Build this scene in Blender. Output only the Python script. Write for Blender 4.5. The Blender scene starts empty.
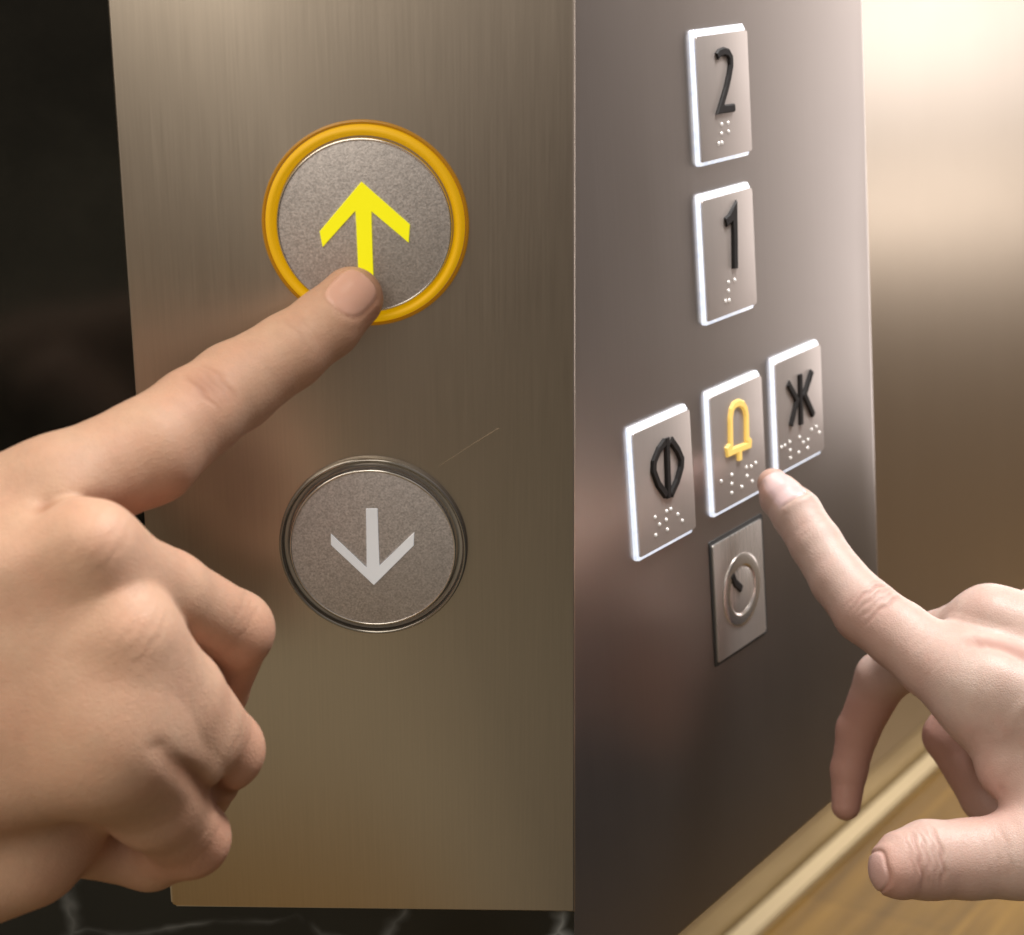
import bpy, bmesh, math, random
import numpy as np
from mathutils import Matrix, Vector

random.seed(4)
sc = bpy.context.scene
COL = sc.collection
F = 1800.0                       # focal length in pixels
CX, CY = 512.0, 467.5
SL, SR = 0.90, 1.06              # size of the landing side and of the lift car side

# ---------------------------------------------------------------- axes
# measured directions in view axes (right, forward, up)
uR = np.array([1388, 1800, 597.]); uR /= np.linalg.norm(uR)
vR = np.array([548, 1800, -(1388*548+1800**2)/597]); vR /= np.linalg.norm(vR)
nR = np.cross(uR, -vR)
vL = np.array([0, .327, -.945]); vL /= np.linalg.norm(vL)
uL = np.array([1, -.035, -.0121]); uL -= vL*(uL@vL); uL /= np.linalg.norm(uL)
nL = np.cross(uL, -vL)
Zw = -vR
Yw = np.array([0, 1., 0]); Yw -= Zw*(Yw@Zw); Yw /= np.linalg.norm(Yw)
Xw = np.cross(Yw, Zw)
RW = np.stack([Xw, Yw, Zw])      # view axes -> world axes
CAM = np.array([0, 0, 0.90])

def ray(px, py):
    return np.array([(px-CX)/F, 1.0, -(py-CY)/F])
def P(px, py, d):                # a point in view axes, millimetres
    return ray(px, py)*d
def W(p):                        # view axes (mm) -> world (m)
    return RW @ (np.asarray(p, float)*0.001) + CAM
def frame(o, u, v, n):
    m = Matrix.Identity(4)
    cols = [RW@u, RW@(-v), RW@n]
    for j in range(3):
        for i in range(3):
            m[i][j] = cols[j][i]
    w = W(o)
    for i in range(3): m[i][3] = w[i]
    return m

OL = P(365, 225, 400*SL)         # centre of the upper call button on the landing plate
OR = P(735, 443, 460*SR)         # on the car panel, at the alarm button
def on(px, py, O, u, v, n, off=0.0):
    r = ray(px, py)
    p = r*(((O+n*off)@n)/(r@n)) - O
    return (p@u*0.001, -(p@v)*0.001)          # local metres
def pl(px, py, off=0.0): return on(px, py, OL, uL, vL, nL, off)
def pr(px, py, off=0.0): return on(px, py, OR, uR, vR, nR, off)

# ---------------------------------------------------------------- object helpers
def link(name, me, mat=None, parent=None, smooth=False):
    o = bpy.data.objects.new(name, me); COL.objects.link(o)
    if mat is not None: me.materials.append(mat)
    if parent is not None: o.parent = parent
    if smooth:
        for p in me.polygons: p.use_smooth = True
    return o
def empty(name, mw):
    o = bpy.data.objects.new(name, None); COL.objects.link(o)
    o.empty_display_size = .02; o.matrix_world = mw
    return o
def tag(o, label=None, cat=None, group=None, kind=None):
    for k, x in (('label', label), ('category', cat), ('group', group), ('kind', kind)):
        if x: o[k] = x
    return o
def obj(name, bm, mat, parent=None, smooth=False, angle=None):
    me = bpy.data.meshes.new(name); bmesh.ops.recalc_face_normals(bm, faces=bm.faces)
    bm.to_mesh(me); bm.free()
    o = link(name, me, mat, parent, smooth or angle is not None)
    if angle is not None:
        me.set_sharp_from_angle(angle=math.radians(angle))
    return o
def prism(bm, pts, z0, z1, bev=0.0, seg=3):
    """outline in local x,y raised from z0 to z1, upper rim rounded"""
    a = [bm.verts.new((x, y, z0)) for x, y in pts]
    b = [bm.verts.new((x, y, z1)) for x, y in pts]
    n = len(pts)
    top = bm.faces.new(b); bm.faces.new(a[::-1])
    for i in range(n):
        bm.faces.new((a[i], a[(i+1) % n], b[(i+1) % n], b[i]))
    if bev > 0:
        bmesh.ops.bevel(bm, geom=list(top.edges), offset=bev, segments=seg, profile=.5, affect='EDGES')
def rrect(w, h, r, cx=0, cy=0, n=6):
    out = []
    for sx, sy, a0 in ((1, 1, 0), (-1, 1, 90), (-1, -1, 180), (1, -1, 270)):
        for i in range(n+1):
            a = math.radians(a0+90*i/n)
            out.append((cx+sx*(w/2-r)+r*math.cos(a), cy+sy*(h/2-r)+r*math.sin(a)))
    return out
def circle(r, n=96, cx=0, cy=0):
    return [(cx+r*math.cos(2*math.pi*i/n), cy+r*math.sin(2*math.pi*i/n)) for i in range(n)]
def lathe(bm, prof, n=128, cx=0, cy=0, closed=False):
    rings = []
    for r, z in prof:
        if r < 1e-7: rings.append([bm.verts.new((cx, cy, z))])
        else: rings.append([bm.verts.new((cx+r*math.cos(2*math.pi*i/n), cy+r*math.sin(2*math.pi*i/n), z)) for i in range(n)])
    m = len(rings)
    for k in range(m if closed else m-1):
        A, B = rings[k], rings[(k+1) % m]
        for i in range(n):
            j = (i+1) % n
            if len(A) == 1: bm.faces.new((A[0], B[i], B[j]))
            elif len(B) == 1: bm.faces.new((A[i], A[j], B[0]))
            else: bm.faces.new((A[i], A[j], B[j], B[i]))
def ribbon(bm, pts, w, z0, z1, closed=False):
    """raised stroke of constant width along a polyline"""
    pts = [Vector(p) for p in pts]; n = len(pts)
    L, R = [], []
    for i, p in enumerate(pts):
        a = pts[i-1] if (i > 0 or closed) else None
        b = pts[(i+1) % n] if (i < n-1 or closed) else None
        d1 = (p-a).normalized() if a is not None else (b-p).normalized()
        d2 = (b-p).normalized() if b is not None else d1
        t = (d1+d2)
        t = t.normalized() if t.length > 1e-6 else d1
        nn = Vector((-t.y, t.x)); c = max(.45, nn.dot(Vector((-d1.y, d1.x))))
        L.append(p+nn*w/2/c); R.append(p-nn*w/2/c)
    def ring(q, z): return [bm.verts.new((x.x, x.y, z)) for x in q]
    b = w*.18
    def inset(A, B): return [x+(y-x).normalized()*b for x, y in zip(A, B)]
    rows = [ring(L, z0), ring(L, z1-b*.8), ring(inset(L, R), z1), ring(inset(R, L), z1), ring(R, z1-b*.8), ring(R, z0)]
    m = n if closed else n-1
    for k in range(6):
        A, B = rows[k], rows[(k+1) % 6]
        for i in range(m):
            j = (i+1) % n
            bm.faces.new((A[i], A[j], B[j], B[i]))
    if not closed:
        bm.faces.new([r[0] for r in rows][::-1]); bm.faces.new([r[-1] for r in rows])
def dome(bm, x, y, z, r, h, n=10):
    lathe(bm, [(r, z), (r*.92, z+h*.45), (r*.6, z+h*.85), (0, z+h)], n, x, y)

# ---------------------------------------------------------------- materials
class NT:
    def __init__(s, name):
        s.m = bpy.data.materials.new(name); s.m.use_nodes = True
        s.t = s.m.node_tree; s.n = s.t.nodes
        s.b = s.n['Principled BSDF']
        s.tc = s.n.new('ShaderNodeTexCoord')
    def L(s, a, b): s.t.links.new(a, b)
    def set(s, **k):
        for a, v in k.items(): s.b.inputs[a.replace('_', ' ')].default_value = v
        return s
    def mapping(s, scale=(1, 1, 1), rot=(0, 0, 0)):
        m = s.n.new('ShaderNodeMapping'); m.inputs['Scale'].default_value = scale; m.inputs['Rotation'].default_value = rot
        s.L(s.tc.outputs['Object'], m.inputs['Vector']); return m.outputs[0]
    def noise(s, vec, scale=1, detail=4, rough=.5, dist=0):
        x = s.n.new('ShaderNodeTexNoise'); x.inputs['Scale'].default_value = scale; x.inputs['Detail'].default_value = detail
        x.inputs['Roughness'].default_value = rough; x.inputs['Distortion'].default_value = dist
        s.L(vec, x.inputs['Vector']); return x.outputs['Fac']
    def ramp(s, fac, stops):
        x = s.n.new('ShaderNodeValToRGB'); e = x.color_ramp.elements
        while len(e) > 1: e.remove(e[0])
        e[0].position = stops[0][0]; e[0].color = stops[0][1] if len(stops[0][1]) == 4 else (*stops[0][1], 1)
        for p, c in stops[1:]:
            q = e.new(p); q.color = (*c, 1)
        s.L(fac, x.inputs['Fac']); return x.outputs['Color']
    def rng(s, fac, a, b, c, d):
        x = s.n.new('ShaderNodeMapRange')
        for i, v in enumerate((a, b, c, d)): x.inputs[i+1].default_value = v
        s.L(fac, x.inputs[0]); return x.outputs[0]
    def mix(s, fac, a, b, mode='MIX'):
        x = s.n.new('ShaderNodeMix'); x.data_type = 'RGBA'; x.blend_type = mode
        for sock, v in ((x.inputs[0], fac), (x.inputs[6], a), (x.inputs[7], b)):
            if hasattr(v, 'links'): s.L(v, sock)
            elif isinstance(v, (int, float)): sock.default_value = v
            else: sock.default_value = (*v, 1)
        return x.outputs[2]
    def math(s, op, a, b=0.0):
        x = s.n.new('ShaderNodeMath'); x.operation = op
        for sock, v in ((x.inputs[0], a), (x.inputs[1], b)):
            if hasattr(v, 'links'): s.L(v, sock)
            else: sock.default_value = v
        return x.outputs[0]
    def bump(s, h, strength=.2, dist=.001, prev=None):
        x = s.n.new('ShaderNodeBump'); x.inputs['Strength'].default_value = strength; x.inputs['Distance'].default_value = dist
        s.L(h, x.inputs['Height'])
        if prev is not None: s.L(prev, x.inputs['Normal'])
        s.L(x.outputs[0], s.b.inputs['Normal']); return x.outputs[0]

def simple(name, col, rough=.4, metal=0., emit=None, es=0., coat=0.):
    k = NT(name); k.set(Base_Color=(*col, 1), Roughness=rough, Metallic=metal, Coat_Weight=coat)
    if emit: k.set(Emission_Color=(*emit, 1), Emission_Strength=es)
    return k.m
def brushed(name, col, rough, across=2600, along=9, aniso=.55, streak=.10, vert=True, bstr=.12, rv=1.0, metal=1.0):
    k = NT(name)
    fine = k.noise(k.mapping((across, along, 50) if vert else (along, across, 50)), 1, 3, .6)
    wide = k.noise(k.mapping((160, 4, 20) if vert else (4, 160, 20)), 1, 4, .6)
    blot = k.noise(k.mapping((26, 20, 20)), 1, 3, .55)
    f = k.math('ADD', k.math('MULTIPLY', fine, .8), k.math('MULTIPLY', wide, .2))
    lo = tuple(c*(1-streak) for c in col); hi = tuple(min(1, c*(1+streak)) for c in col)
    k.L(k.mix(k.rng(f, .3, .7, 0, 1), lo, hi), k.b.inputs['Base Color'])
    r = k.math('ADD', k.rng(f, .3, .7, -.05*rv, .05*rv), k.rng(blot, .35, .65, rough-.03*rv, rough+.03*rv))
    k.L(r, k.b.inputs['Roughness'])
    k.set(Metallic=metal, Anisotropic=aniso)
    tg = k.n.new('ShaderNodeTangent'); tg.direction_type = 'RADIAL'; tg.axis = 'Z'
    # grain runs along local y, so reflections smear across it
    vt = k.n.new('ShaderNodeVectorTransform'); vt.vector_type = 'VECTOR'; vt.convert_from = 'OBJECT'; vt.convert_to = 'WORLD'
    vt.inputs[0].default_value = (1, 0, 0) if vert else (0, 1, 0)
    k.L(vt.outputs[0], k.b.inputs['Tangent'])
    k.bump(fine, bstr, .0002)
    return k.m
def speckled(name, col, rough):
    k = NT(name)
    a = k.noise(k.mapping((2600,)*3), 1, 2, .6)
    b = k.noise(k.mapping((60,)*3), 1, 3, .6)
    c = k.mix(k.rng(a, .33, .67, 0, 1), tuple(x*.72 for x in col), tuple(min(1, x*1.25) for x in col))
    c = k.mix(k.rng(b, .35, .65, 0, .25), c, tuple(x*.75 for x in col))
    k.L(c, k.b.inputs['Base Color']); k.L(k.rng(a, .3, .7, rough-.06, rough+.08), k.b.inputs['Roughness'])
    k.set(Metallic=.45); k.bump(a, .35, .0002)
    return k.m
def marble():
    k = NT('black_marble')
    base = k.mapping((1, 1, 1))
    warp = k.n.new('ShaderNodeTexNoise'); warp.inputs['Scale'].default_value = 14; warp.inputs['Detail'].default_value = 5
    k.L(base, warp.inputs['Vector'])
    vm = k.n.new('ShaderNodeVectorMath'); vm.operation = 'MULTIPLY_ADD'
    k.L(warp.outputs['Color'], vm.inputs[0]); vm.inputs[1].default_value = (.05,)*3; k.L(base, vm.inputs[2])
    vo = k.n.new('ShaderNodeTexVoronoi'); vo.feature = 'DISTANCE_TO_EDGE'; vo.inputs['Scale'].default_value = 26
    k.L(vm.outputs[0], vo.inputs['Vector'])
    vein = k.rng(vo.outputs['Distance'], 0, .055, 1, 0)
    vein = k.math('POWER', vein, 2.2)
    gate = k.rng(k.noise(k.mapping((30,)*3), 1, 3, .6), .44, .66, 0, 1)
    # veins only gather in the lower courses of the slab
    sep = k.n.new('ShaderNodeSeparateXYZ'); k.L(k.tc.outputs['Object'], sep.inputs[0])
    low = k.rng(sep.outputs['Y'], -.085, -.14, 0.0, 1)
    v = k.math('MULTIPLY', k.math('MULTIPLY', vein, gate), low)
    cloud = k.noise(k.mapping((40, 40, 40)), 1, 6, .65)
    dark = k.mix(k.rng(cloud, .35, .7, 0, 1), (.004, .0045, .004), (.011, .011, .009))
    k.L(k.mix(v, dark, (.30, .32, .33)), k.b.inputs['Base Color'])
    k.set(Roughness=.16)
    return k.m
def skin(name, base, red, cav, rough, micro):
    k = NT(name)
    at = k.n.new('ShaderNodeAttribute'); at.attribute_name = 'skin'
    sp = k.n.new('ShaderNodeSeparateColor'); k.L(at.outputs['Color'], sp.inputs[0])
    mot = k.noise(k.mapping((90,)*3), 1, 4, .6)
    mot2 = k.noise(k.mapping((420,)*3), 1, 3, .6)
    pore = k.n.new('ShaderNodeTexVoronoi'); pore.feature = 'DISTANCE_TO_EDGE'; pore.inputs['Scale'].default_value = 1500
    wv = k.n.new('ShaderNodeTexNoise'); wv.inputs['Scale'].default_value = 500; k.L(k.tc.outputs['Object'], wv.inputs['Vector'])
    va = k.n.new('ShaderNodeVectorMath'); va.operation = 'MULTIPLY_ADD'; k.L(wv.outputs['Color'], va.inputs[0]); va.inputs[1].default_value = (.0014,)*3
    k.L(k.tc.outputs['Object'], va.inputs[2]); k.L(va.outputs[0], pore.inputs['Vector'])
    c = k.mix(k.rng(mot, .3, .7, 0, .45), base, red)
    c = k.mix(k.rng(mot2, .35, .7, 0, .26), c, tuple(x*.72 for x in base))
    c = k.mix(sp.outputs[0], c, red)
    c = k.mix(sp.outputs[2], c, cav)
    nailc = tuple(min(1, x*y) for x, y in zip(base, (1.12, 1.03, 1.15)))
    c = k.mix(sp.outputs[1], c, nailc)
    k.L(c, k.b.inputs['Base Color'])
    k.L(k.mix(sp.outputs[1], (rough,)*3, (.22,)*3), k.b.inputs['Roughness'])
    k.set(Subsurface_Weight=.10, Subsurface_Scale=.0035, Specular_IOR_Level=.38)
    k.b.inputs['Subsurface Radius'].default_value = (1.0, .35, .18)
    inv = k.math('SUBTRACT', 1.0, sp.outputs[1])
    h1 = k.math('MULTIPLY', k.rng(pore.outputs['Distance'], 0, .25, 0, 1), inv)
    n1 = k.bump(h1, micro, .00012)
    h2 = k.math('MULTIPLY', k.noise(k.mapping((900,)*3), 1, 4, .6), inv)
    k.bump(h2, micro*.9, .0003, n1)
    return k.m
def wood():
    k = NT('golden_wood')
    g = k.noise(k.mapping((2.0, 38, 1)), 1, 6, .62, .6)
    b = k.n.new('ShaderNodeTexBrick'); b.inputs['Scale'].default_value = 1; b.offset = .5
    b.inputs['Brick Width'].default_value = 1.1; b.inputs['Row Height'].default_value = .16; b.inputs['Mortar Size'].default_value = .003
    b.inputs['Color1'].default_value = (.38, .38, .38, 1); b.inputs['Color2'].default_value = (.6, .6, .6, 1); b.inputs['Mortar'].default_value = (.3, .3, .3, 1)
    k.L(k.mapping((1, 1, 1)), b.inputs['Vector'])
    c = k.mix(k.rng(g, .3, .72, 0, 1), (.33, .195, .042), (.11, .058, .011))
    c = k.mix(.45, c, b.outputs['Color'], 'OVERLAY')
    k.L(c, k.b.inputs['Base Color']); k.set(Roughness=.33, Coat_Weight=.25)
    return k.m

M = dict(
    plate=brushed('brushed_steel_warm', (.62, .545, .46), .36, bstr=.04, streak=.045, rv=.5, across=2200, along=40),
    panel=brushed('brushed_steel_grey', (.55, .51, .49), .36, bstr=.03, streak=.025, aniso=.3, rv=.35),
    backwall=brushed('brushed_bronze', (.59, .50, .42), .43, across=60, along=.4, aniso=.6, bstr=.0, streak=.015, rv=.12),
    disc=speckled('satin_button_face', (.55, .52, .515), .5),
    tile=brushed('brushed_steel_button', (.60, .54, .51), .42, bstr=.04, streak=.04, aniso=.3, metal=.62),
    keysteel=brushed('brushed_steel_key', (.74, .69, .66), .30, bstr=.05, streak=.05, aniso=.3, metal=.72),
    chrome=simple('clear_grey_bezel', (.30, .28, .25), .16, .85, coat=.5),
    lens=simple('grey_ring_lens', (.34, .32, .29), .22, .45, coat=1),
    amber=simple('lit_amber_ring', (.42, .23, .004), .6, 0, (.62, .335, .0), .66),
    amber_rim=simple('amber_edge', (.30, .15, .01), .3, 0, (.5, .2, .003), .25),
    yellow=simple('lit_yellow_arrow', (.6, .52, .01), .45, 0, (.78, .76, .002), .68),
    grey_arrow=simple('glow_lifted_arrow', (.86, .88, .90), .6, 0, (.74, .82, .92), .20),  # unlit arrow given a faint glow to whiten it
    rimlight=simple('polished_rim', (.75, .72, .68), .18, 1),
    halo=None,
    ink=simple('black_raised_mark', (.006, .004, .004), .65),
    bell=simple('lit_yellow_mark', (.7, .5, .15), .4, 0, (.9, .58, .13), .55),
    dots=simple('white_braille', (.8, .78, .76), .35, .3, (1, .96, .92), .25),
    polished=simple('polished_lock_ring', (.80, .76, .73), .24, .9),
    scratch=simple('scratch_bright', (.30, .24, .17), .6, .3),
    dark=simple('panel_core', (.03, .03, .03), .5),
    cream=None)
M['marble'] = marble(); M['wood'] = wood()
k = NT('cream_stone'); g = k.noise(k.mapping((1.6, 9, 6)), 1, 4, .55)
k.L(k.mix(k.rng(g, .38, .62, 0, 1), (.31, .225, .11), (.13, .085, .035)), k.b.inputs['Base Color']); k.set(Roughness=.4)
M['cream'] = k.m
k = NT('lit_white_bezel'); g = k.noise(k.mapping((900,)*3), 1, 3, .6)
k.L(k.mix(k.rng(g, .35, .65, 0, 1), (.66, .74, .92), (.90, .95, 1.0)), k.b.inputs['Emission Color'])
k.set(Base_Color=(.6, .62, .68, 1), Roughness=.25, Emission_Strength=1.0, Coat_Weight=.5); k.bump(g, .4, .0004)
M['halo'] = k.m
M['shade_brown'] = simple('painted_shade_brown', (.17, .115, .055), .4)  # border colour darkened to carry the shade near the panel
M['lip'] = simple('pale_metal_lip', (.66, .55, .36), .45, .1)
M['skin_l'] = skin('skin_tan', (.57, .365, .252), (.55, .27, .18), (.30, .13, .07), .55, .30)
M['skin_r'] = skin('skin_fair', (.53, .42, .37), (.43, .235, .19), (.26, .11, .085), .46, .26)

# ---------------------------------------------------------------- landing side: marble wall, call plate, buttons
FL = frame(OL, uL, vL, nL)
T_PLATE = 3.0
def quad_prism(bm, pxs, z0, z1, fn, off, bev=0):
    prism(bm, [fn(x, y, off) for x, y in pxs], z0, z1, bev)
wall_root = empty('marble_wall', FL)
tag(wall_root, 'polished black marble wall with white veins behind the steel call plate', 'wall')
bm = bmesh.new()
quad_prism(bm, [(-420, 1500), (574.2, 1500), (574.2, -700), (-420, -700)], -.018, -.0032, pl, -3.2)
obj('slab', bm, M['marble'], wall_root)

call = empty('call_panel', FL)
tag(call, 'brushed steel landing plate with a lit up arrow button above an unlit down arrow button', 'call panel')
bm = bmesh.new()
bl = pl(171.5, 906, 0); br = pl(575, 912.5, 0)
outline = [pl(107, 0), ] ; tl = pl(79, -400); tr = pl(575, -400)
corner = []
c0 = Vector(bl); e1 = (Vector(br)-c0).normalized(); e2 = (Vector(pl(107, 0))-c0).normalized(); r = .0012
for i in range(5):
    t = i/4; corner.append(tuple(c0+e2*r*(1-t)**2+e1*r*t**2))
pts = [tl] + corner + [br, tr]
prism(bm, pts[::-1], -.003, 0, .0005, 2)
obj('face_plate', bm, M['plate'], call, angle=40)
bm = bmesh.new()
for a, b, w in (((439, 466), (470, 446), .00013), ((470, 446), (499, 428), .0002)):
    ribbon(bm, [pl(*a), pl(*b)], w, -.0001, .00003)
obj('scratch', bm, M['scratch'], call)

def arrow_outline(zs, ox, oy):
    return [pl(ox+x/3.896, oy+y/3.896, 2.2) for x, y in zs]
def shift(pts, c): return [(x-c[0], y-c[1]) for x, y in pts]
def call_button(cpx, rad, discr, lit):
    c = pl(*cpx)
    root = bpy.data.objects.new('call_button', None); COL.objects.link(root); root.parent = call
    root.location = (c[0], c[1], 0); root.empty_display_size = .01
    R, D = rad, discr
    w = R-D
    bm = bmesh.new()
    if lit:
        lathe(bm, [(D+.0004, -.001), (D+.0004, .0006), (D+w*.25, .0012), (D+w*.42, .0021), (D+w*.62, .0024), (D+w*.85, .0019), (R-.0001, .0008), (R, -.001)], 160)
        ring = obj('ring', bm, M['amber'], root, True)
        bm = bmesh.new(); lathe(bm, [(R+.0001, -.001), (R+.0001, .0007), (R+.0007, .0005), (R+.0009, -.001)], 160)
        obj('ring_edge', bm, M['amber_rim'], ring, True)
    else:
        lathe(bm, [(D+.0004, -.001), (D+.0004, .0004), (D+w*.2, .0007), (D+w*.45, .0005), (D+w*.55, .0006)], 160)
        ring = obj('ring', bm, M['lens'], root, True)
        bm = bmesh.new(); lathe(bm, [(D+w*.55, .0003), (D+w*.62, .0016), (D+w*.78, .0022), (D+w*.95, .0015), (R, .0003), (R, -.001)], 160)
        obj('ring_edge', bm, M['chrome'], ring, True)
    bm = bmesh.new()
    lathe(bm, [(D, -.0008), (D, .0017), (D-.00012, .0020), (D-.0003, .0021), (0, .0021)], 160)
    cap = obj('cap', bm, M['disc'], root, angle=50)
    bm = bmesh.new(); lathe(bm, [(D+.0001, .0014), (D+.00016, .0020), (D-.00005, .00222), (D-.00028, .00222), (D-.0003, .0020)], 160)
    obj('cap_rim', bm, M['rimlight'], cap, True)
    return root, c
up_z = [(473, 318), (662, 485), (657, 556), (510, 428), (521, 720), (463, 720), (452, 425), (322, 573), (310, 512)]
dn_z = [(483, 643), (638, 489), (640, 437), (503, 570), (497, 345), (452, 345), (457, 578), (315, 443), (316, 487)]
mm = lambda px, d: px*d/F*0.001
ub, uc = call_button((365.3, 224.3), mm(100.2, 400*SL), mm(87, 400*SL), True)
bm = bmesh.new(); prism(bm, shift(arrow_outline(up_z, 240, 100), uc)[::-1], .0019, .00235, .0001, 2); obj('arrow', bm, M['yellow'], ub)
db, dc = call_button((373.7, 545.0), mm(94.5, 425*SL), mm(82.5, 425*SL), False)
bm = bmesh.new(); prism(bm, shift(arrow_outline(dn_z, 250, 420), dc)[::-1], .0019, .00235, .0001, 2); obj('arrow', bm, M['grey_arrow'], db)
ub['label'] = 'call button lit with an amber ring and yellow up arrow'
db['label'] = 'unlit call button with a grey down arrow'

# ---------------------------------------------------------------- lift car panel
FR = frame(OR, uR, vR, nR)
car = empty('car_panel', FR)
tag(car, 'angled dark steel lift panel with lit square buttons and a key switch', 'lift panel')
S = SR*0.001
bm = bmesh.new()
prism(bm, [(-102*S, -120.5*S), (66*S, -120.5*S), (70*S, -119.3*S), (73.6*S, -116.4*S), (76.5*S, -112*S), (78.8*S, -106*S), (81*S, -98*S), (81*S, 190*S), (-102*S, 190*S)], -.014, 0, .0012, 4)
obj('face_plate', bm, M['panel'], car, angle=40)

def tube(bm, pts, w, z0, z1): ribbon(bm, pts, w, z0, z1)
def prm(px, py, c, off): 
    x, y = pr(px, py, off); return (x-c[0], y-c[1])
H1, H2 = .8, 1.3        # bezel height, face height (mm)
def square_button(cx, cy, w, h, label):
    root = bpy.data.objects.new('car_button', None); COL.objects.link(root); root.parent = car
    root.location = (cx*S, -cy*S, 0); root.empty_display_size = .01; root['label'] = label
    bm = bmesh.new()
    prism(bm, rrect((w-2.6)*S, h*S, .0011, -1.3*S), -.001, H1*.001, .0005, 4)
    obj('bezel', bm, M['halo'], root, angle=60)
    bm = bmesh.new()
    prism(bm, rrect((w-3.35)*S, (h-2.5)*S, .0005, -.525*S, -.35*S), H1*.001-.0005, H2*.001, .0002, 3)
    obj('face', bm, M['tile'], root, angle=50)
    return root, (cx*S, -cy*S)
def zz(ox, oy, f):   # zoom picture coordinates -> panel local
    return lambda pts, c: [prm(ox+x/f, oy+y/f, c, H2) for x, y in pts]
zA = zz(660, 0, 2.75); zB = zz(610, 330, 2.671)
def mark(root, c, strokes, w, mat, name):
    bm = bmesh.new()
    for i, s in enumerate(strokes):
        closed = s[0] == s[-1] and len(s) > 3
        ribbon(bm, s[:-1] if closed else s, w, H2*.001-.0002, H2*.001+.0007+.00004*i, closed)
    return obj(name, bm, mat, root)
def braille(root, pts):
    bm = bmesh.new()
    for x, y in pts: dome(bm, x, y, H2*.001-.0001, .00054, .0005)
    obj('braille', bm, M['dots'], root, True)
# offset of glyph tracing: bezel outlines were measured on the panel face, the faces stand H2 proud
b, c = square_button(1.6, -87.6, 28, 32, 'lit button with a black numeral 2')
mark(b, c, [zA([(154, 155), (160, 146), (172, 141), (184, 145), (191, 158), (192, 180), (187, 210), (179, 245), (170, 275), (162, 302), (180, 299), (201, 296)], c)], .0020*SR, M['ink'], 'numeral')
braille(b, zA([(169, 342), (187, 338), (169, 367), (188, 362), (161, 395), (170, 393)], c))
b, c = square_button(.6, -49.0, 28, 32, 'lit button with a black numeral 1')
mark(b, c, [zA([(178, 612), (190, 600), (201, 580), (203, 640), (204, 738)], c)], .0026*SR, M['ink'], 'numeral')
braille(b, zA([(188, 776), (205, 770), (188, 800), (180, 828), (190, 826)], c))
b, c = square_button(-35.4, .3, 29, 32.6, 'lit button with black door open marks, leftmost of the row')
mark(b, c, [zB([(144, 298), (128, 320), (115, 352), (114, 376), (127, 412), (147, 440)], c), zB([(149, 288), (154, 448)], c), zB([(160, 294), (178, 320), (188, 344), (187, 366), (177, 402), (160, 440)], c)], .0021*SR, M['ink'], 'mark')
braille(b, zB([(151, 484), (162, 478), (120, 500), (150, 507), (181, 492), (132, 519), (153, 533), (193, 509), (122, 548)], c))
b, c = square_button(.4, -.3, 29.6, 32.4, 'lit button with a yellow bell, under the fingertip')
mark(b, c, [zB([(312, 318), (320, 308), (319, 235), (322, 214), (329, 200), (341, 194), (352, 198), (359, 210), (362, 228), (363, 290), (370, 298), (369, 307), (340, 318), (314, 329), (312, 318)], c), zB([(343, 322), (344, 347)], c)], .0019*SR, M['bell'], 'bell')
braille(b, zB([(297, 404), (325, 387), (325, 411), (325, 435), (352, 419), (364, 367), (377, 365), (366, 390), (389, 355), (380, 404)], c))
b, c = square_button(34.0, -1.8, 29, 32, 'lit button with black door close marks, rightmost of the row')
mark(b, c, [zB([(473, 142), (497, 186), (481, 255)], c), zB([(505, 118), (508, 252)], c), zB([(536, 110), (516, 172), (540, 226)], c)], .0020*SR, M['ink'], 'mark')
braille(b, zB([(458, 313), (467, 308), (480, 299), (481, 321), (482, 342), (506, 286), (516, 300), (504, 327), (529, 293), (528, 315), (538, 266), (551, 258), (559, 274)], c))

key = bpy.data.objects.new('key_switch', None); COL.objects.link(key); key.parent = car
key.location = (-1.6*S, -38.9*S, 0); key.empty_display_size = .01
bm = bmesh.new(); prism(bm, rrect(27.6*S, 33.6*S, .0006, -.35*S), -.001, .0003, .0001, 2)
obj('surround', bm, M['dark'], key)
bm = bmesh.new(); prism(bm, rrect(25.2*S, 31.4*S, .0004, -.6*S), .0002, .0008, .00025, 3)
kp = obj('key_plate', bm, M['keysteel'], key, angle=40)
bm = bmesh.new(); lathe(bm, [(.0064*SR, .0007), (.0064*SR, .0010), (.0068*SR, .0013), (.0090*SR, .0013), (.0096*SR, .0011), (.0097*SR, .0007)], 96)
obj('lock_ring', bm, M['polished'], key, angle=24)
bm = bmesh.new(); lathe(bm, [(.0060*SR, .0006), (.0060*SR, .0010), (.0057*SR, .0011), (0, .0011)], 64)
cy = obj('lock_cylinder', bm, M['keysteel'], key, angle=50)
kc = (-1.6*S, -38.9*S)
bm = bmesh.new(); ribbon(bm, [prm(*p, kc, 1.3) for p in ((732.5, 575.5), (735.5, 583), (741.5, 588.5))], .0024, .0009, .0016)
obj('key_slot', bm, M['ink'], cy)
key['label'] = 'square steel key switch plate with a round lock'

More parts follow.
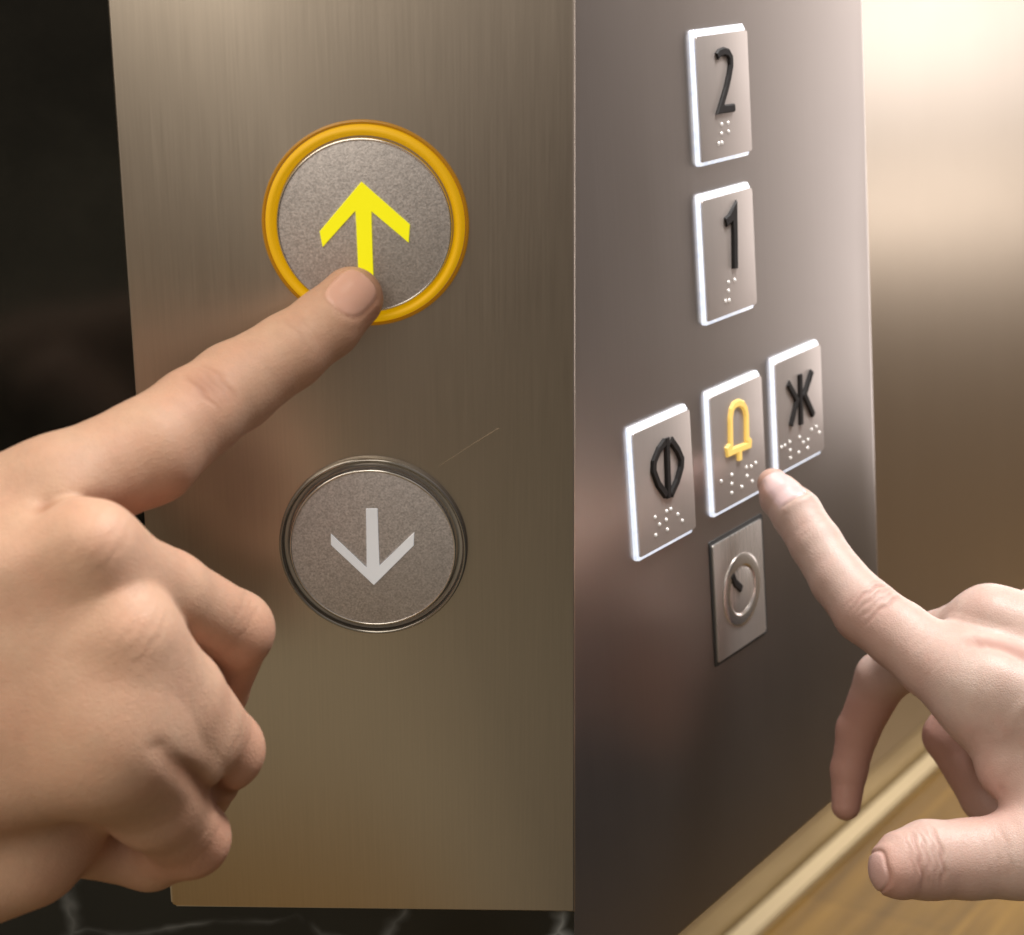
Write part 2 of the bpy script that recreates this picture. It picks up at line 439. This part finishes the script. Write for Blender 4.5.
# ---------------------------------------------------------------- the car beyond: floor, ledge, back wall
HF = CAM[2]
def floor_at(px, py, z=0.0):
    r = RW @ ray(px, py); t = (z-CAM[2])/r[2]
    return CAM + r*t
uw = RW@uR; uw2 = Vector((uw[0], uw[1])).normalized(); pw2 = Vector((uw2.y, -uw2.x))   # along the panel / away from it
A0 = floor_at(800, 893); a0 = Vector((A0[0], A0[1]))
bwp = floor_at(905, 668); dist = (Vector((bwp[0], bwp[1]))-a0).dot(uw2)
m = Matrix(((uw2.x, -pw2.x, 0, a0.x), (uw2.y, -pw2.y, 0, a0.y), (0, 0, 1, 0), (0, 0, 0, 1)))  # local x along, y left of it
fl = bpy.data.meshes.new('floor')
bm = bmesh.new()
prism(bm, [(-2, -1.0), (dist+.05, -1.0), (dist+.05, 1.2), (-2, 1.2)], -.05, 0)
f = obj('floor', bm, M['wood']); f.matrix_world = m; tag(f, 'golden wood floor', kind='structure')
def lat(px, py, z=0.0):
    q = floor_at(px, py, z); return (Vector((q[0], q[1]))-a0).dot(-pw2), (Vector((q[0], q[1]))-a0).dot(uw2)
print('floor lateral', lat(1024, 935), lat(1024,700), lat(800, 893), lat(760, 900), lat(705, 925), lat(830, 800), 'back wall at', dist)
y1 = lat(762, 900)[0]; y2 = lat(700, 930)[0]
sk = empty('stone_border', m); tag(sk, 'pale stone border with a bright edge running along the wood floor', 'border')
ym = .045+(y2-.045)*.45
bm = bmesh.new(); prism(bm, [(-3, .018), (dist-.02, .018), (dist-.02, ym), (-3, ym)], -.001, .016, .006, 4)
obj('border_slab', bm, M['cream'], sk)
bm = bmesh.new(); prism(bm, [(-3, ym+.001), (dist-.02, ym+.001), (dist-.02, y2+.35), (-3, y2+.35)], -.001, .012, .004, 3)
obj('painted_shade_slab', bm, M['shade_brown'], sk)  # shade beside the panel, put into this band's darker colour
bm = bmesh.new(); prism(bm, [(-3, -.006), (dist-.02, -.006), (dist-.02, .016), (-3, .016)], -.001, .009, .002, 3)
obj('edge_strip', bm, M['lip'], sk)
mb = Matrix.Identity(4)
bo = a0+uw2*dist
cols = (Vector((-pw2.x, -pw2.y, 0)), Vector((0, 0, 1)), Vector((-uw2.x, -uw2.y, 0)))
for j in range(3):
    for i in range(3): mb[i][j] = cols[j][i]
mb[0][3], mb[1][3], mb[2][3] = bo.x, bo.y, 0
bw = empty('back_wall', mb); tag(bw, 'blurred bronze steel wall of the lift car behind the pointing hand', 'wall')
bm = bmesh.new(); prism(bm, [(-2.2, .002), (2.0, .002), (2.0, 2.6), (-2.2, 2.6)], -.03, 0, .003, 2)
obj('wall_sheet', bm, M['backwall'], bw)

# ---------------------------------------------------------------- hands
def smin(a, b, k):
    h = np.clip(.5+.5*(b-a)/k, 0, 1)
    return b+(a-b)*h-k*h*(1-h)
def sstep(a, b, x):
    t = np.clip((x-a)/(b-a), 0, 1); return t*t*(3-2*t)
def seg_d(p, a, b, ra, rb):
    ba = b-a; L2 = max(1e-9, float(ba@ba))
    q = p-a; t = np.clip((q@ba)/L2, 0, 1)
    return np.linalg.norm(q-t[:, None]*ba, axis=1)-(ra+(rb-ra)*t)
def chain_d(p, js, k):
    d = None
    for (a, ra), (b, rb) in zip(js[:-1], js[1:]):
        e = seg_d(p, a, b, ra, rb); d = e if d is None else smin(d, e, k)
    return d
class Hand:
    def __init__(s): s.palm = []; s.fingers = []; s.disp = []; s.tints = []; s.nails = []; s.kp = 9; s.kf = .8; s.cut = []
    def base(s, p):
        c = (p.min(0)+p.max(0))/2; R = float(np.linalg.norm(p-c, axis=1).max())
        FAR = 28.0
        def near(js):
            return any(seg_d(c[None], a, b, ra, rb)[0]-R < FAR for (a, ra), (b, rb) in zip(js[:-1], js[1:]))
        pd = np.full(len(p), 40.0)
        for js, k in s.palm:
            if near(js): pd = smin(pd, chain_d(p, js, 4), k)
        D = np.zeros(len(p))                       # how far the fingers stand out of the palm
        for js, ki, kj in s.fingers:
            if near(js):
                e = pd-smin(chain_d(p, js, ki), pd, kj)
                D = -smin(-D, -e, np.clip(np.minimum(D, e), 1e-4, s.kf))
        return pd-D
    def detail(s, p):
        t = np.zeros(len(p))
        for c, R, fn in s.disp:
            m = np.einsum('ij,ij->i', p-c, p-c) < R*R
            if m.any(): t[m] += fn(p[m]-c)
        return t
    def d(s, p): return s.base(p)-s.detail(p)
    def wrinkle(s, c, a, n, offs, amp, wid, halfw, curve=0.02, sig=.45):
        c = np.array(c, float); a = np.array(a, float)/np.linalg.norm(a); n = np.array(n, float); n -= a*(n@a); n /= np.linalg.norm(n); b = np.cross(n, a)
        def fn(q):
            x = q@a; w = q@b; h = q@n
            x = x+curve*w*w*np.sign(x+1e-9)*.5+.25*np.sin(w*1.3+x)
            g = np.zeros(len(q))
            for i, o in enumerate(offs): g += np.exp(-((x-o)/sig)**2)*(.7+.3*math.cos(i*2.3))
            return -amp*g*np.exp(-(w/halfw)**4)*sstep(-6, -2.5, h)*np.exp(-(x/wid)**4)
        s.disp.append((c, max(wid, halfw)*2+8, fn))
    def lump(s, c, r, amp):
        c = np.array(c, float)
        s.disp.append((c, r*3, lambda q: amp*np.exp(-np.einsum('ij,ij->i', q, q)/(r*r))))
    def crease(s, pts, amp, wid, flat=1.0):
        fl = np.array([1, flat, 1.])
        pts = [np.array(x, float) for x in pts]
        c = sum(pts)/len(pts); R = max(np.linalg.norm(x-c) for x in pts)+wid*3+(4 if flat == 1 else 18)
        def fn(q):
            d = None
            for a, b in zip(pts[:-1], pts[1:]):
                e = seg_d((q+c)*fl, a*fl, b*fl, 0, 0); d = e if d is None else np.minimum(d, e)
            return -amp*np.exp(-(d/wid)**2)
        s.disp.append((c, R, fn))
    def nail(s, c, a, n, hl, hw, gv=.5, ns=1.0):
        c = np.array(c, float); a = np.array(a, float)/np.linalg.norm(a); n = np.array(n, float); n -= a*(n@a); n /= np.linalg.norm(n); b = np.cross(n, a)
        def rho(q):
            x = q@a; w = q@b
            e = np.where(x > 0, 4.0, 2.6)
            return (np.abs(x/hl)**e+np.abs(w/hw)**3.0)**(1/3.0), x, w, q@n
        def fn(q):
            r, x, w, h = rho(q); f = sstep(-5, -2.5, h)
            side = 1-sstep(.55*hl, .95*hl, x)
            g = .16*sstep(1.03, .95, r)-.42*gv*np.exp(-((r-1.06)/.055)**2)*side+.36*gv*np.exp(-((r-1.26)/.13)**2)*side
            g += .30*sstep(.45*hl, .98*hl, x)*sstep(1.04, .98, r)
            return g*f
        s.disp.append((c, max(hl, hw)*2.2, fn))
        s.nails.append((c, max(hl, hw)*2.0, lambda q: (lambda R: ns*sstep(1.06, .98, R[0])*sstep(-5, -3.5, R[3]))(rho(q))))
    def build(s, name, mat, h, lo, hi):
        lo = np.array(lo, float); hi = np.array(hi, float)
        n = np.ceil((hi-lo)/(h*8)).astype(int)*8+1
        # coarse pass
        ax = [lo[i]+np.arange(0, n[i], 8)*h for i in range(3)]
        G = np.stack(np.meshgrid(*ax, indexing='ij'), -1).reshape(-1, 3)
        cv = np.concatenate([s.base(x) for x in np.array_split(G, max(1, len(G)//2000))]).reshape([len(a) for a in ax])
        V = np.repeat(np.repeat(np.repeat(np.where(cv > 0, 1., -1.).astype(np.float32)*9, 8, 0), 8, 1), 8, 2)[:n[0], :n[1], :n[2]].copy()
        # active blocks: any corner within the block diagonal
        near = np.abs(cv) < h*8*1.9+1.5
        act = near[:-1, :-1, :-1].copy()
        for dx in (0, 1):
            for dy in (0, 1):
                for dz in (0, 1):
                    act |= near[dx:dx+act.shape[0], dy:dy+act.shape[1], dz:dz+act.shape[2]]
        bl = np.argwhere(act)
        o = np.stack(np.meshgrid(*[np.arange(9)]*3, indexing='ij'), -1).reshape(-1, 3)
        bl = bl[np.lexsort((bl[:, 2], bl[:, 1]//3, bl[:, 0]//3, bl[:, 2]//3))]
        for part in np.array_split(bl, max(1, len(bl)//60)):
            idx = (part[:, None, :]*8+o[None]).reshape(-1, 3)
            pts = lo+idx*h
            V[idx[:, 0], idx[:, 1], idx[:, 2]] = s.d(pts)
        S = V < 0
        # surface nets
        def sh(A, d): return A[d[0]:A.shape[0]-1+d[0], d[1]:A.shape[1]-1+d[1], d[2]:A.shape[2]-1+d[2]]
        cnt = np.zeros([x-1 for x in V.shape], np.uint8)
        C8 = [(i, j, kk) for i in (0, 1) for j in (0, 1) for kk in (0, 1)]
        for d in C8: cnt += sh(S, d)
        cells = np.argwhere((cnt > 0) & (cnt < 8))
        cells = cells[np.lexsort((cells[:, 0]//24, cells[:, 1]//24, cells[:, 2]//24))]
        vid = np.full(cnt.shape, -1, np.int32); vid[cells[:, 0], cells[:, 1], cells[:, 2]] = np.arange(len(cells))
        acc = np.zeros((len(cells), 3)); num = np.zeros(len(cells))
        for i in range(8):
            for j in range(i+1, 8):
                if sum(abs(C8[i][q]-C8[j][q]) for q in range(3)) != 1: continue
                A, B = np.array(C8[i]), np.array(C8[j])
                ia, ib = cells+A, cells+B
                va = V[ia[:, 0], ia[:, 1], ia[:, 2]]; vb = V[ib[:, 0], ib[:, 1], ib[:, 2]]
                m = (va < 0) != (vb < 0)
                t = np.where(m, va/np.where(m, va-vb, 1), 0)
                acc[m] += (A+t[:, None]*(B-A))[m]; num[m] += 1
        pv = lo+(cells+acc/num[:, None])*h
        faces = []
        for axis in range(3):
            d = [0, 0, 0]; d[axis] = 1
            sl0 = [slice(1, -1)]*3; 
            A = S; B = np.roll(S, -1, axis)
            ch = A != B
            sl = [slice(1, -1)]*3; mask = np.zeros_like(ch); mask[tuple(sl)] = ch[tuple(sl)]
            e = np.argwhere(mask)
            a1, a2 = (axis+1) % 3, (axis+2) % 3
            def cid(o1, o2):
                q = e.copy(); q[:, a1] += o1; q[:, a2] += o2
                return vid[q[:, 0], q[:, 1], q[:, 2]]
            qd = np.stack([cid(-1, -1), cid(0, -1), cid(0, 0), cid(-1, 0)], 1)
            fl = ~S[e[:, 0], e[:, 1], e[:, 2]]
            qd[fl] = qd[fl][:, ::-1]
            faces.append(qd[(qd >= 0).all(1)])
        faces = np.concatenate(faces)
        def dall(p): return np.concatenate([s.d(x) for x in np.array_split(p, max(1, len(p)//4000))])
        for it in range(2):
            d0 = dall(pv); g = np.zeros_like(pv)
            for a in range(3):
                e = np.zeros(3); e[a] = .08; g[:, a] = (dall(pv+e)-d0)/.08
            gl = np.maximum(np.einsum('ij,ij->i', g, g), .3)
            pv = pv-np.clip(d0/gl, -.3, .3)[:, None]*g
        det = s.detail(pv)
        red = np.zeros(len(pv)); nl = np.zeros(len(pv))
        for c, r, v in s.tints:
            red += v*np.exp(-np.einsum('ij,ij->i', pv-np.array(c), pv-np.array(c))/(r*r))
        for c, R, fn in s.nails:
            m = np.einsum('ij,ij->i', pv-c, pv-c) < R*R
            nl[m] = np.maximum(nl[m], fn(pv[m]-c))
        cav = np.clip(-det*1.1, 0, .8)  # creases darkened by depth, shade put into the skin colour
        org = pv.mean(0)
        wv = (RW @ ((pv-org)*.001).T).T
        me = bpy.data.meshes.new(name)
        me.vertices.add(len(wv)); me.vertices.foreach_set('co', wv.astype(np.float32).ravel())
        nf = len(faces); me.loops.add(nf*4); me.loops.foreach_set('vertex_index', faces.astype(np.int32).ravel())
        me.polygons.add(nf); me.polygons.foreach_set('loop_start', np.arange(0, nf*4, 4, dtype=np.int32))
        me.update(calc_edges=True); me.validate()
        me.polygons.foreach_set('use_smooth', np.ones(len(me.polygons), bool))
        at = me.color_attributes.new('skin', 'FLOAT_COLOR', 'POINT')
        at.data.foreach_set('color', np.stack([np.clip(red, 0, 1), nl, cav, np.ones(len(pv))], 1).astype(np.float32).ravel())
        ob = link(name, me, mat); ob.location = W(org)
        print(name, len(pv), 'verts')
        return ob

# ---- hand on the landing side (dorsal view, index pressing, others curled)
h = Hand()
def J(px, py, d, r): return (P(px, py, d)*SL, r*SL)
wrI, wrM, wrR, wrP = J(-190, 590, 352, 15), J(-190, 640, 346, 16), J(-185, 720, 348, 16), J(-170, 800, 358, 15)
mI, mM, mR, mP = J(56, 492, 356, 10.6), J(90, 555, 341, 9.6), J(124, 640, 341, 10.2), J(110, 746, 341, 11.5)
h.palm = [([mI, wrI], 9), ([mM, wrM], 9), ([mR, wrR], 9), ([mP, wrP], 9),
          ([J(30, 560, 362, 11), J(70, 690, 362, 13), J(60, 800, 364, 11)], 9), ([J(24, 850, 362, 12), J(-160, 905, 366, 15)], 9),
          ([J(58, 592, 349, 12.3), J(-185, 680, 350, 14)], 9), ([J(76, 696, 346, 13.5), J(-185, 760, 352, 14)], 9), ([J(118, 696, 341, 11.0), J(182, 740, 358, 10.5)], 7),
          ([wrM, J(-430, 760, 330, 25)], 12), ([wrR, J(-430, 800, 345, 25)], 12)]
h.fingers = [
    ([mI, J(147, 452, 366, 10.8), J(195, 414, 375, 9.6), J(234, 387, 383, 9.4), J(288, 352, 389, 8.2), J(326, 324, 393.5, 7.55), J(351.5, 298.5, 396, 7.0)], 1.5, 3.5),
    ([mM, J(167, 594, 357, 8.6), J(234, 630, 373, 8.1), J(213, 688, 392, 7.6), J(160, 690, 394, 7.0)], 1.6, 4),
    ([mR, J(176, 696, 354, 9.4), J(223, 750, 371, 8.3), J(196, 790, 391, 7.5), J(140, 780, 390, 7.0)], 1.6, 4),
    ([mP, J(154, 800, 356, 9.8), J(190, 838, 369, 8.0), J(150, 853, 378, 7.6), J(100, 845, 376, 7.2)], 1.6, 6),
    ([J(-90, 560, 372, 12), J(40, 590, 387, 10), J(120, 625, 398, 9), J(170, 650, 402, 8)], 2, 6)]
h.kf = 2.0
# knuckles and tendons
h.lump(P(98, 538, 331)*SL, 8*SL, 1.9); h.crease([P(50, 512, 343)*SL, P(100, 504, 346)*SL, P(150, 536, 354)*SL], 1.2, 2.6, .5); h.lump(P(138, 622, 329)*SL, 8*SL, .8); h.lump(P(112, 735, 334)*SL, 9*SL, 1.0); h.lump(P(62, 470, 343)*SL, 10*SL, .7)
for a, b in (((80, 545, 330), (-60, 580, 330)), ((110, 635, 327), (-60, 655, 328)), ((90, 735, 334), (-60, 725, 332))):
    pts = [P(*a)*SL, P(*b)*SL]
    h.crease(pts, -.35, 4.5)

ia = P(288, 352, 389)-P(195, 414, 375)
h.wrinkle(P(209, 391, 371)*SL, ia, (0, -1, .12), [-2.6, -.9, .9, 2.6], .30, 5.5, 4.5, .03, .75)
h.lump(P(205, 393, 370)*SL, 3.0, -.55)
h.wrinkle(P(303, 331, 383)*SL, ia, (0, -1, .2), [-1.4, 0, 1.3], .12, 3.2, 4.2, .03, .5)
tdir = P(351, 298, 396)-P(326, 324, 393.5)
h.nail(P(351, 292, 389.5)*SL, tdir+np.array([0, 1.2, 0]), (-.05, -1, .18), 5.3*SL, 4.5*SL, .28)
h.crease([P(176, 734, 350)*SL, P(190, 754, 353)*SL, P(206, 776, 358)*SL, P(224, 800, 366)*SL], .85, 1.5, .08)
for c_, n_, o_ in (((248, 612, 364), (.5, -.8, .3), (-1.6, 0, 1.7)), ((238, 742, 362), (.5, -.8, .2), (-1.6, 0, 1.7)), ((208, 830, 362), (.5, -.8, .1), (-1.4, 0, 1.5)), ((104, 536, 331), (.15, -1, .1), (-3.4, -1.2, 1, 3.2)), ((140, 628, 331), (.15, -1, .1), (-3.2, -1, 1.2, 3.3))):
    h.wrinkle(P(*c_)*SL, (.72, .3, -.62), n_, o_, .085, 6, 6, .02, .6)
# little-finger side folds
h.crease([P(86, 882, 362)*SL, P(118, 868, 358)*SL, P(138, 872, 362)*SL], 1.2, 1.5)
h.crease([P(98, 888, 366)*SL, P(128, 866, 360)*SL, P(126, 850, 356)*SL], .5, 2.4)
for c, r, v in ((P(370, 310, 393), 9, .55), (P(208, 392, 372), 9, .35), (P(262, 640, 366), 11, .5), (P(240, 690, 385), 12, .6), (P(255, 765, 368), 11, .45), (P(215, 850, 365), 12, .5), (P(150, 520, 360), 12, .35), (P(120, 870, 360), 14, .4), (P(100, 525, 331), 10, .15), (P(136, 628, 327), 10, .15)):
    h.tints.append((c*SL, r*SL, v))
hand_l = h.build('hand', M['skin_l'], .42, P(-470, 1010, 380)*SL*np.array([1, 0, 1])+np.array([20, 285*SL, -8]), P(400, 240, 400)*SL*np.array([1, 0, 1])+np.array([4, 412*SL, 6]))
tag(hand_l, 'tan hand with curled fingers pressing the round amber lit button', 'hand')

# ---- hand in the lift car
h = Hand()
def K(px, py, d, r): return (P(px, py, d)*SR, r*SR)
TI = [K(773, 484, 455.5, 4.0), K(781, 497, 453, 5.3), K(797, 514, 449, 6.2), K(816, 544, 444, 6.4), K(839, 580, 438, 6.9), K(866, 611, 432, 7.9), K(899, 635, 427, 8.1), K(934, 662, 421, 8.8), K(985, 693, 412, 10.5)]
mI = TI[-1]
mM = K(990, 628, 428, 9.5); mR = K(1040, 624, 446, 8.5); mP = K(1060, 640, 462, 8.5)
wI, wM, wR, wP = K(1250, 755, 392, 14), K(1255, 690, 402, 15), K(1260, 680, 425, 14), K(1260, 700, 440, 12)
h.palm = [([mI, wI], 9), ([mM, wM], 9), ([mR, wR], 9), ([mP, wP], 9),
          ([K(1010, 730, 414, 9), K(1060, 770, 412, 11), K(1200, 800, 405, 14)], 9),
          ([K(1030, 700, 440, 10), K(1150, 740, 430, 14)], 9), ([K(1006, 770, 408, 6.5), K(1090, 800, 405, 10)], 6),
          ([wM, K(1560, 700, 390, 26)], 12), ([wR, K(1560, 730, 410, 26)], 12)]
h.fingers = [
    (TI, 1.2, 7),
    ([mM, K(940, 640, 442, 7.2), K(882, 678, 456, 6.6), K(858, 730, 462, 5.4), K(849, 770, 463, 4.6), K(846, 806, 462, 3.7)], 1.5, 4),
    ([mR, K(985, 680, 456, 7), K(948, 736, 460, 6.2), K(985, 798, 458, 6), K(1012, 820, 452, 5.6)], 1.5, 4),
    ([mP, K(1030, 700, 474, 7), K(1000, 745, 478, 6), K(1030, 790, 470, 5.6)], 1.5, 4),
    ([K(1190, 800, 398, 13), K(1090, 835, 398, 12), K(1018, 855, 399, 9.6), K(970, 859, 399.5, 8.7), K(928, 860, 399, 8.6), K(905, 865, 397, 7.4), K(897, 870, 396, 6.0)], 1.5, 8)]
h.kf = 1.0
ia = P(839, 580, 438)-P(899, 635, 427)
dn = np.array([.62, -.42, .66])
h.wrinkle(P(874, 598, 425)*SR, ia, (.5, -.75, .45), [-3.6, -1.7, .2, 2.2, 3.8], .38, 7, 6.5, .03, .55)
h.wrinkle(P(812, 522, 440)*SR, ia, (.5, -.75, .45), [-1.2, 0, 1.1], .10, 3, 5, .03, .5)
h.wrinkle(P(930, 648, 411)*SR, ia, (.3, -.85, .45), [-4, -1.5, 1.2, 3.6], .07, 8, 8, .02, .7)
nd = P(773, 484, 455.5)-P(797, 514, 449)
h.nail(P(783, 484, 448)*SR, nd, (.62, -.45, .5), 5.4*SR, 3.9*SR)
h.wrinkle(P(970, 648, 408)*SR, (.8, .1, -.5), (.1, -.9, .4), [-5, -2.6, -.4, 1.9, 4.2], .12, 8, 7, .015, .7)
h.crease([P(1000, 735, 402)*SR, P(1030, 700, 396)*SR, P(1100, 690, 390)*SR], -.35, 1.6)
# web, tendons, folds of the thumb
h.crease([P(996, 808, 398)*SR, P(1000, 790, 402)*SR], .3, 1.0)
h.crease([P(995, 668, 401)*SR, P(1120, 715, 386)*SR], -.6, 4.5)
h.crease([P(992, 606, 418)*SR, P(1120, 640, 398)*SR], -.7, 4.0)
h.crease([P(985, 645, 410)*SR, P(1080, 668, 400)*SR], .8, 5)
h.lump(P(988, 608, 420)*SR, 8, 1.2); h.lump(P(985, 675, 402)*SR, 9, .9)
ta = P(903, 866, 397)-P(970, 859, 399.5)
h.wrinkle(P(926, 855, 391)*SR, ta, (-.1, -1, .1), [-3.5, -1.8, 0, 1.8, 3.6], .40, 6.5, 6.5, .02, .55)
h.wrinkle(P(1000, 852, 389)*SR, ta, (-.1, -1, .2), [-2.5, 0, 2.5], .12, 6, 7, .02, .7)
h.nail(P(876, 872, 395.5)*SR, (-.25, .80, -.45), (-.92, -.30, -.22), 4.8*SR, 3.9*SR, .5, .35)
for c, r, v in ((P(765, 485, 452), 7, .7), (P(790, 540, 446), 9, .45), (P(826, 610, 438), 10, .6), (P(870, 655, 428), 12, .5), (P(872, 598, 425), 8, .25), (P(848, 795, 460), 16, .95), (P(855, 730, 458), 16, .85), (P(960, 770, 455), 26, .9), (P(985, 800, 405), 12, .7), (P(880, 875, 393), 9, .8), (P(940, 890, 396), 16, .4), (P(930, 700, 418), 16, .35), (P(985, 600, 420), 10, .25)):  # skin redness; tints along the undersides also paint in shade
    h.tints.append((c*SR, r*SR, v))
lo = np.array([(832-560)/F*440*SR, 355*SR, -(935-CY)/F*470*SR]); lo[0] = P(822, 0, 470)[0]*SR*.0 + (750-CX)/F*440*SR
hi = np.array([(1580-CX)/F*430*SR, 492*SR, -(440-CY)/F*470*SR])
hand_r = h.build('hand', M['skin_r'], .42, lo, hi)
tag(hand_r, 'fair hand with drooping middle finger and open thumb touching the bell button', 'hand')

# ---------------------------------------------------------------- light
def area(name, pos, target, size, power, col, sy=None, spread=180):
    l = bpy.data.lights.new(name, 'AREA'); l.energy = power; l.color = col; l.size = size; l.spread = math.radians(spread)
    if sy: l.shape = 'RECTANGLE'; l.size_y = sy
    o = bpy.data.objects.new(name, l); COL.objects.link(o)
    p, t = Vector(W(pos)), Vector(W(target)); o.location = p
    o.rotation_euler = (t-p).to_track_quat('-Z', 'Y').to_euler(); return o
area('landing_lamp', (-380, -360, 560), (20, 360, -30), .90, 8.6, (1, .90, .77))
area('car_side_fill', (460, 980, 200), (115, 530, 20), .44, 1.8, (1, .90, .86))  # unseen lamp added to brighten the right side of the car panel
area('car_lamp', (300, 330, 640), (150, 430, -40), .20, 9.0, (1, .98, .96))
def mirrored_fill(name, px, py, off, size, sy, power, col):
    # unseen, added so its mirror image puts a glow on the back wall
    n = -uR; d = ray(px, py); o = (RW.T @ (np.array([bo.x, bo.y, 0])-CAM))*1000
    q = d*((o@n)/(d@n)); r = d-2*(d@n)*n; r /= np.linalg.norm(r)
    area(name, q+r*off, q, size, power, col, sy)
mirrored_fill('wall_band_fill', 955, 205, 700, .45, .08, .8, (1, .93, .86))
mirrored_fill('wall_top_fill', 950, 0, 700, .5, .3, 2.1, (.97, .97, 1))
area('car_ceiling_lamp', P(960, -420, 1500), P(930, 820, 1900), .30, 1.05, (1, .88, .74), None, 60)

w = bpy.data.worlds.new('World'); sc.world = w; w.use_nodes = True
nt = w.node_tree; N = nt.nodes; Lk = nt.links.new
tc = N.new('ShaderNodeTexCoord'); sp = N.new('ShaderNodeSeparateXYZ'); Lk(tc.outputs['Generated'], sp.inputs[0])
def wramp(sock, lo, hi, stops):
    mr = N.new('ShaderNodeMapRange'); mr.inputs[1].default_value = lo; mr.inputs[2].default_value = hi; Lk(sock, mr.inputs[0])
    r = N.new('ShaderNodeValToRGB'); r.color_ramp.interpolation = 'EASE'; e = r.color_ramp.elements
    e[0].position = stops[0][0]; e[0].color = (*stops[0][1], 1); e[1].position = stops[-1][0]; e[1].color = (*stops[-1][1], 1)
    for p, c in stops[1:-1]:
        q = e.new(p); q.color = (*c, 1)
    Lk(mr.outputs[0], r.inputs[0]); return r.outputs[0]
rear = wramp(sp.outputs[2], -1, 1, [(0, (.12, .10, .07)), (.28, (.30, .25, .17)), (.37, (.25, .205, .135)), (.445, (.09, .065, .048)), (.50, (.16, .128, .10)), (.57, (.36, .315, .26)), (.80, (.36, .32, .27)), (1, (.30, .28, .25))])
side = wramp(sp.outputs[2], -1, 1, [(0, (.015, .016, .018)), (.38, (.018, .020, .024)), (.50, (.085, .072, .068)), (.62, (.19, .165, .16)), (.85, (.45, .41, .39)), (1, (.4, .36, .33))])
fac = N.new('ShaderNodeMapRange'); fac.interpolation_type = 'SMOOTHSTEP'; fac.inputs[1].default_value = .1; fac.inputs[2].default_value = .6; Lk(sp.outputs[0], fac.inputs[0])
mx = N.new('ShaderNodeMix'); mx.data_type = 'RGBA'; Lk(fac.outputs[0], mx.inputs[0]); Lk(rear, mx.inputs[6]); Lk(side, mx.inputs[7])
bg = N['Background']; Lk(mx.outputs[2], bg.inputs[0]); bg.inputs[1].default_value = 1.0

# ---------------------------------------------------------------- camera
cd = bpy.data.cameras.new('Camera'); cam = bpy.data.objects.new('Camera', cd); COL.objects.link(cam)
cm = Matrix.Identity(4)
for j, vct in enumerate((RW@np.array([1., 0, 0]), RW@np.array([0, 0, 1.]), RW@np.array([0, -1., 0]))):
    for i in range(3): cm[i][j] = vct[i]
for i in range(3): cm[i][3] = CAM[i]
cam.matrix_world = cm
cd.sensor_width = 36; cd.lens = F/1024*36; cd.clip_start = .02; cd.clip_end = 50
cd.dof.use_dof = True; cd.dof.focus_distance = .40
cd.dof.aperture_fstop = cd.lens*.001/.0025
sc.camera = cam
sc.render.engine = 'CYCLES'
sc.render.resolution_x, sc.render.resolution_y = 1024, 935
sc.view_settings.view_transform = 'Standard'; sc.view_settings.look = 'None'; sc.view_settings.exposure = 0; sc.view_settings.gamma = 1
